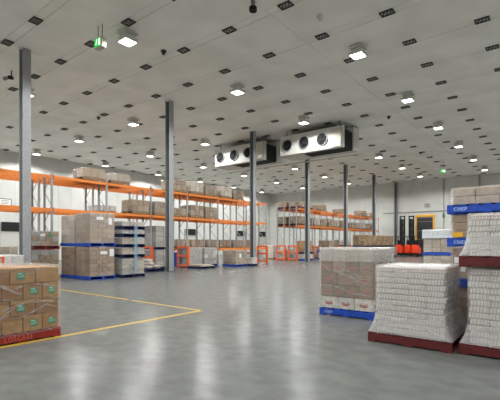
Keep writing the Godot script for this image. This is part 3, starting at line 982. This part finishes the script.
func label_quad(w: float, h: float) -> ArrayMesh:
	var key := "lq%.3f_%.3f" % [w, h]
	if not cache.has(key):
		var st := SurfaceTool.new()
		st.begin(Mesh.PRIMITIVE_TRIANGLES)
		var c := [Vector3(-w / 2, -h / 2, 0), Vector3(-w / 2, h / 2, 0), Vector3(w / 2, h / 2, 0), Vector3(w / 2, -h / 2, 0)]
		var u := [Vector2(0, 1), Vector2(0, 0), Vector2(1, 0), Vector2(1, 1)]
		for i in [0, 1, 2, 0, 2, 3]:
			st.set_normal(Vector3(0, 0, 1))
			st.set_uv(u[i])
			st.add_vertex(c[i])
		cache[key] = st.commit()
	return cache[key]

func bag_mesh(w: float, h: float, d: float, sd: int) -> ArrayMesh:
	var nz := noise(3.0, 3, sd + 70)
	var st := SurfaceTool.new()
	st.begin(Mesh.PRIMITIVE_TRIANGLES)
	st.set_smooth_group(0)
	var rows := 8
	var n := 16
	var g := []
	for r in rows + 1:
		var v := PI * r / rows
		var line := []
		for i in n:
			var a := TAU * i / n
			var ex := signf(cos(a)) * pow(absf(cos(a)), 0.45) * pow(sin(v), 0.5)
			var ez := signf(sin(a)) * pow(absf(sin(a)), 0.45) * pow(sin(v), 0.5)
			var ey := -cos(v) * 0.5 + 0.5
			var k := 1.0 + 0.12 * nz.get_noise_3d(ex * 2, ey * 2, ez * 2)
			line.append(Vector3(ex * w / 2 * k, ey * h * k, ez * d / 2 * k))
		g.append(line)
	for r in rows:
		for i in n:
			var j := (i + 1) % n
			quad(st, g[r][i], g[r][j], g[r + 1][j], g[r + 1][i], Vector3(0, h / 2, 0))
	st.index()
	st.generate_normals()
	return st.commit()

# ---------------------------------------------------------------- right-hand stacks
func oval_logo(w: float, h: float) -> ArrayMesh:
	var key := "oval%.3f_%.3f" % [w, h]
	if not cache.has(key):
		var st := new_st()
		var n := 20
		for i in n:
			var a := TAU * i / n
			var b := TAU * (i + 1) / n
			var ka := 0.72 + 0.14 * sin(a)
			var kb := 0.72 + 0.14 * sin(b)
			quad(st, Vector3(cos(a) * w / 2, sin(a) * h / 2, 0), Vector3(cos(b) * w / 2, sin(b) * h / 2, 0), Vector3(cos(b) * w / 2 * kb, sin(b) * h / 2 * kb, 0), Vector3(cos(a) * w / 2 * ka, sin(a) * h / 2 * ka, 0), Vector3(0, 0, -5))
		bx(st, Vector3(0, 0, 0), Vector3(w * 0.6, h * 0.26, 0.0006))
		bx(st, Vector3(0, -h * 0.24, 0), Vector3(w * 0.36, h * 0.1, 0.0006))
		cache[key] = done(st)
	return cache[key]

func pack_load(label: String, at: Vector3, h: float, layers: int, sd: int, fy: float, flare: float, wdt := 0.94, dep := 0.98) -> void:
	var t := thing("pack_load", label, "wrapped load", at, 0, "grey wrapped can-pack loads on red pallets")
	var th := h / layers
	for k in layers:
		var off: float = [0.0, 0.012, -0.008, 0.006, -0.012][k % 5]
		for i in 4:
			for j in 4:
				if i in [1, 2] and j in [1, 2] and k < layers - 1: continue
				var s := Vector3(wdt / 4 - 0.001, th - 0.004, dep / 4 - 0.001)
				part(t, "can_pack", cbox(s, 0.011), M.packs[2] if k == layers - 1 else M.packs[(k + i + j) % 2], Vector3(-wdt / 2 + wdt / 4 * (i + 0.5) + off + rng.randf_range(-1, 1) * 0.003, th * (k + 0.5), -dep / 2 + dep / 4 * (j + 0.5) + rng.randf_range(-1, 1) * 0.003))
	film(t, wdt + 0.04, dep + 0.04, fy, h + 0.008, M.film_mid, 1.15, 1.15, flare, 0.007, sd)
	# more turns of film round the foot
	film(t, wdt + 0.056, dep + 0.056, fy + 0.001, flare * 0.8, M.film_dense, 1.16, 1.16, flare * 0.78, 0.009, sd + 1, false)
	glare_folds(t, wdt + 0.05, dep + 0.05, fy + 0.003, h, 26, sd + 2, 1.155, 1.155, flare)

func build_right() -> void:
	# brown cartons with red oval print on blue pallet
	var cx := -3.465
	var cz := -7.45 - 0.5825
	var p := pallet(Vector3(cx, 0, cz), M.blue_pallet, "blue pallet under the cartons printed with red ovals")
	part(p, "lettering", text_mesh("CHEP", 0.055), M.white_print, Vector3(-0.37, 0.072, 0.5825))
	var t := thing("carton_load", "wrapped brown and white cartons printed with red ovals, on blue pallet", "carton load", Vector3(cx, 0.147, cz))
	var th := 0.243
	var nx := [3, 4, 3, 4, 4]
	for k in 5:
		var n: int = nx[k]
		var w := 1.12 / n
		var mats: Array = M.white_card if k == 0 else (M.brown if k < 4 else M.pale_brown)
		for i in n:
			for j in 3:
				if j == 1 and i > 0 and i < n - 1 and k < 4: continue
				var c := part(t, "carton", cbox(Vector3(w - 0.006, th - 0.004, 1.12 / 3 - 0.006), 0.008), mats[rng.randi() % mats.size()], Vector3(-0.56 + w * (i + 0.5), th * (k + 0.5), (j - 1) * 1.12 / 3), Vector3(0, rng.randf_range(-0.006, 0.006), 0))
				if j == 2 and k < 4:
					part(c, "printed_logo", oval_logo(0.17, 0.085), M.logo_red, Vector3(0.0, -0.01, 1.12 / 6 - 0.0022))
				if i == n - 1 and k < 4:
					part(c, "printed_logo", oval_logo(0.17, 0.085), M.logo_red, Vector3(w / 2 - 0.0022, -0.01, 0), Vector3(0, PI / 2, 0))
	film(t, 1.145, 1.145, 0.26, 5 * th + 0.01, M.film_mid, 1.15, 1.15, 0.05, 0.012, 51)
	film(t, 1.16, 1.16, 3.95 * th, 5 * th + 0.02, M.film_mid, 1.165, 1.165, 0.05, 0.014, 52)
	glare_folds(t, 1.16, 1.16, 0.28, 5 * th, 22, 53, 0, 0, 0, null, 0.022)
	# near wrapped pack load
	pallet(Vector3(-1.775, 0, -6.44), M.maroon_pallet, "dark red pallet under the single wrapped pack load, left of the tall pair")
	pack_load("grey film-wrapped can packs standing singly on a dark red pallet", Vector3(-1.775, 0.147, -6.44), 0.99, 12, 61, 0.002, 0.34)
	# the double one at the right edge
	pallet(Vector3(-0.54, 0, -6.5), M.maroon_pallet, "dark red floor pallet of the tall pair at the right edge")
	pack_load("grey film-wrapped can packs, lower load of the pair at the right edge", Vector3(-0.54, 0.147, -6.5), 0.99, 12, 71, 0.002, 0.3)
	pallet(Vector3(-0.54, 1.166, -6.5), M.maroon_pallet, "dark red upper pallet lying between the two loads at the right edge")
	pack_load("grey film-wrapped can packs, upper load of the pair at the right edge", Vector3(-0.54, 1.314, -6.5), 0.55, 7, 81, 0.002, 0.34)
	# brown stack on blue pallets behind them
	var bx0 := -0.97
	var bz0 := -7.83
	var y := 0.0
	var hs := [0.58, 0.5, 0.37, 0.27]
	for k in 4:
		var words: String = ["floor", "second", "third", "topmost"][k]
		var q := pallet(Vector3(bx0, y, bz0), M.blue_pallet, "bright blue pallet, %s one of the brown stack behind the wrapped packs" % words)
		if k >= 2:
			part(q, "lettering", text_mesh("CHEP", 0.06), M.white_print, Vector3(-0.38, 0.072, 0.5825))
		var ld := wrapped_goods("carton_load", "brown carton load on the %s blue pallet behind the wrapped packs" % words, "carton load", Vector3(bx0, y + 0.147, bz0), {"w": 1.04, "d": 1.04, "h": hs[k], "tiers": [4, 4, 3, 2][k], "mats": M.brown if k < 3 else M.pale_brown, "film": M.film, "sd": 91 + k, "flare": 0.2, "fw": 1.15, "fd": 1.15, "cols": [[3, 3]],
			"labels": [["z", -0.4, 0.3, 0.16, 0.1, M.label_white], ["z", -0.38, 0.16, 0.14, 0.09, M.label_white]] if k == 1 else []})
		if k == 2:
			part(ld, "yellow_card", cbox(Vector3(0.15, 0.075, 0.004), 0.001), M.yellow, Vector3(-0.42, 0.05, 0.575))
		y += 0.147 + hs[k] + 0.026
	# stack in the middle distance
	stack(-4.6, -20.0, "the foil-topped stack before the doorway", [
		["blue_pallet", "blue", {"h": 0.76, "tiers": 4, "mats": M.pale_brown, "film": M.film, "glare_folds": 8, "sd": 101}, "pale brown wrapped carton load"],
		["blue_pallet", "blue", {"h": 0.98, "tiers": 5, "mats": M.pale_brown, "film": M.film, "glare_folds": 8, "sd": 102}, "wrapped carton load topped with white foil"]])
	var foil := thing("foil_cover", "white foil cover draped over the middle-distance carton stack", "cover", Vector3(-4.6, 1.715, -20.0))
	film(foil, 1.17, 1.17, 0.0, 0.36, mat(rgb(206, 208, 213), 0.3), 1.2, 1.2, 0.1, 0.03, 103, true, "foil")
	glare_folds(foil, 1.19, 1.19, 0.01, 0.35, 8, 104, 0, 0, 0, null, 0.02)

# ---------------------------------------------------------------- end wall things
func reach_truck(at: Vector3, turn: float, label: String, tall := true) -> void:
	var t := thing("reach_truck" if tall else "pallet_truck", label, "forklift", at, turn)
	var st := new_st()
	if tall:   # mast towards -z
		for x in [-0.25, 0.25]:
			bx(st, Vector3(x, 2.4, -0.75), Vector3(0.1, 4.6, 0.16))
			bx(st, Vector3(x * 0.72, 2.2, -0.62), Vector3(0.08, 4.2, 0.12))
		for y in [0.4, 1.2, 2.0, 2.8, 3.7, 4.6]:
			bx(st, Vector3(0, y, -0.75), Vector3(0.5, 0.14, 0.1))
		bx(st, Vector3(0, 2.3, -0.6), Vector3(0.2, 4.1, 0.09))
		part(t, "mast", done(st), M.black)
	st = new_st()
	for x in [-0.2, 0.2]:
		bx(st, Vector3(x, 0.1, -1.3), Vector3(0.11, 0.045, 1.0))
		bx(st, Vector3(x, 0.45, -0.86), Vector3(0.11, 0.75, 0.05))
	bx(st, Vector3(0, 0.65, -0.84), Vector3(0.6, 0.3, 0.05))
	part(t, "fork", done(st), M.black)
	part(t, "body", cbox(Vector3(0.78, 1.0, 0.75), 0.14), M.truck, Vector3(0, 0.82, 0.5))
	part(t, "battery_box", cbox(Vector3(0.76, 0.7, 0.5), 0.06), M.truck, Vector3(0, 0.62, -0.12))
	part(t, "chassis", cbox(Vector3(0.8, 0.24, 1.7), 0.03), M.black, Vector3(0, 0.24, 0))
	for x in [-0.36, 0.36]:
		part(t, "straddle_leg", cbox(Vector3(0.1, 0.16, 1.0), 0.02), M.black, Vector3(x, 0.16, -1.1))
	st = new_st()
	for x in [-0.34, 0.34]:
		bar(st, Vector3(x, 0.9, -0.35), Vector3(x, 2.25, -0.3), 0.06, 0.06)
		bar(st, Vector3(x, 1.2, 0.8), Vector3(x, 2.25, 0.65), 0.06, 0.06)
		bar(st, Vector3(x, 2.25, -0.35), Vector3(x, 2.25, 0.7), 0.06, 0.06)
	for k in 6:
		bx(st, Vector3(0, 2.26, -0.3 + k * 0.19), Vector3(0.7, 0.04, 0.04))
	part(t, "overhead_guard", done(st), M.black)
	st = new_st()
	bx(st, Vector3(0.05, 1.38, 0.35), Vector3(0.42, 0.12, 0.4))
	bx(st, Vector3(0.05, 1.62, 0.55), Vector3(0.4, 0.45, 0.12))
	part(t, "seat", done(st), M.black)
	for p in [Vector3(0.34, 0.17, 0.6), Vector3(-0.34, 0.17, 0.6), Vector3(0.36, 0.13, -1.4), Vector3(-0.36, 0.13, -1.4)]:
		st = new_st()
		tube(st, p - Vector3(0.05, 0, 0), p + Vector3(0.05, 0, 0), p.y, 14)
		part(t, "wheel", done(st), M.blackgloss)

func build_end() -> void:
	reach_truck(Vector3(-15.0, 0, -47.0), 0.0, "orange reach truck with tall black mast nearest the end column")
	reach_truck(Vector3(-14.05, 0, -47.2), 0.0, "orange reach truck with tall black mast between the other two trucks")
	reach_truck(Vector3(-13.15, 0, -46.9), 0.0, "low orange truck without mast before the yellow-framed doorway", false)
	# yellow-framed roller doorway
	var d := Node3D.new()
	d.name = "door_1"
	add_child(d)
	d.position = Vector3(-13.1, 0, ZE)
	tag(d, "dark roller doorway in a yellow frame on the end wall", "", "", "structure")
	part(d, "curtain", plain(Vector3(1.9, 4.5, 0.06)), M.curtain, Vector3(0, 2.25, 0.05))
	for k in 4:
		part(d, "curtain_bar", cbox(Vector3(1.86, 0.06, 0.03), 0.005), M.grey, Vector3(0, 0.9 + k * 1.05, 0.09))
	for s in [-1, 1]:
		part(d, "frame_post", cbox(Vector3(0.16, 4.75, 0.2), 0.01), M.yellow, Vector3(s * 0.98, 2.375, 0.1))
	part(d, "frame_head", cbox(Vector3(2.12, 0.24, 0.22), 0.01), M.yellow, Vector3(0, 4.75, 0.11))
	# dock doors on the left wall: white leaf under a black head pad
	var n := 2
	for z in [-13.5, -33.4, -43.0, -48.0]:
		var k := Node3D.new()
		k.name = "door_%d" % n
		add_child(k)
		k.position = Vector3(XL, 0, z)
		tag(k, "white dock door with black head pad on the left wall, %s from the left" % ORD[n - 2], "", "", "structure")
		part(k, "leaf", cbox(Vector3(0.05, 2.5, 1.7), 0.01), M.white_steel, Vector3(0.03, 1.25, 0))
		part(k, "head_pad", cbox(Vector3(0.14, 0.75, 1.5), 0.02), M.black, Vector3(0.08, 2.85, 0))
		for s in [-1, 1]:
			part(k, "jamb", cbox(Vector3(0.1, 3.2, 0.08), 0.01), M.steel, Vector3(0.05, 1.6, s * 0.9))
		n += 1
	# boards and boxes on the walls
	var sg := thing("wall_sign", "pale square sign with grey symbol high on the end wall above the doorway", "sign", Vector3(-12.85, 5.95, ZE + 0.02))
	part(sg, "board", cbox(Vector3(0.62, 0.5, 0.02), 0.004), M.plate_pale)
	part(sg, "symbol", cbox(Vector3(0.34, 0.12, 0.01), 0.002), M.grey, Vector3(0, 0.1, 0.012))
	part(sg, "text_bar", cbox(Vector3(0.5, 0.05, 0.01), 0.002), M.grey, Vector3(0, -0.12, 0.012))
	var wp := thing("wall_post", "slim grey steel post on the end wall right of the doorway", "post", Vector3(-7.4, 0, ZE + 0.12))
	part(wp, "flange", cbox(Vector3(0.2, CEIL, 0.015), 0.003), M.steel, Vector3(0, CEIL / 2, 0.09))
	part(wp, "web", cbox(Vector3(0.015, CEIL, 0.18), 0.003), M.steel_dark, Vector3(0, CEIL / 2, 0))
	var ct := thing("cable_drop", "thin grey cable conduit with green switch box on the end wall", "conduit", Vector3(-11.05, 0, ZE + 0.04))
	part(ct, "conduit", cbox(Vector3(0.08, CEIL - 1.2, 0.06), 0.01), M.steel, Vector3(0, 1.2 + (CEIL - 1.2) / 2, 0))
	part(ct, "switch_box", cbox(Vector3(0.22, 0.5, 0.1), 0.01), mat(rgb(60, 130, 90), 0.5), Vector3(0, 4.7, 0.06))
	var fr := thing("wall_notice", "grey framed notice high on the left wall at the photo's edge", "notice", Vector3(XL + 0.03, 4.75, -13.0))
	part(fr, "frame", cbox(Vector3(0.04, 0.75, 1.0), 0.005), M.grey)
	part(fr, "sheet", cbox(Vector3(0.01, 0.6, 0.85), 0.002), M.label_white, Vector3(0.026, 0, 0))
	for k in 4:
		part(fr, "text_line", cbox(Vector3(0.006, 0.05, 0.6), 0.001), M.grey, Vector3(0.033, 0.2 - 0.13 * k, 0))

# ---------------------------------------------------------------- scene
const LX := [-33.3, -26.7, -20.4, -12.2, -6.2, 1.8]
const LZ := [3.8, -2.3, -8.4, -14.45, -20.55, -26.65, -32.7, -38.75, -44.7]
const LAMP := 20.0
const LENS_GLOW := 6.0
const LAMP_COLOR := Color(0.985, 0.99, 0.985)

func _ready() -> void:
	rng.seed = 7
	var cam := Camera3D.new()
	cam.name = "camera"
	cam.projection = Camera3D.PROJECTION_FRUSTUM
	cam.keep_aspect = Camera3D.KEEP_HEIGHT
	cam.near = 0.1
	cam.far = 200.0
	cam.size = 0.1 * 400.0 / 398.56
	cam.frustum_offset = Vector2(0, 0.1 * 43.36 / 398.56)
	cam.position = Vector3(0, HC, 0)
	cam.rotation.y = deg_to_rad(YAW)
	add_child(cam)
	cam.current = true
	var env := Environment.new()
	env.background_mode = Environment.BG_COLOR
	env.background_color = Color.BLACK
	env.tonemap_mode = Environment.TONE_MAPPER_LINEAR
	env.tonemap_exposure = 1.1
	env.sdfgi_enabled = true
	env.ssao_enabled = true
	env.ssil_enabled = true
	var we := WorldEnvironment.new()
	we.name = "environment"
	we.environment = env
	add_child(we)
	make_materials()
	build_lights()
	build_shell()
	build_columns()
	build_racks()
	build_right()
	build_left()
	build_end()
	build_ceiling_things()
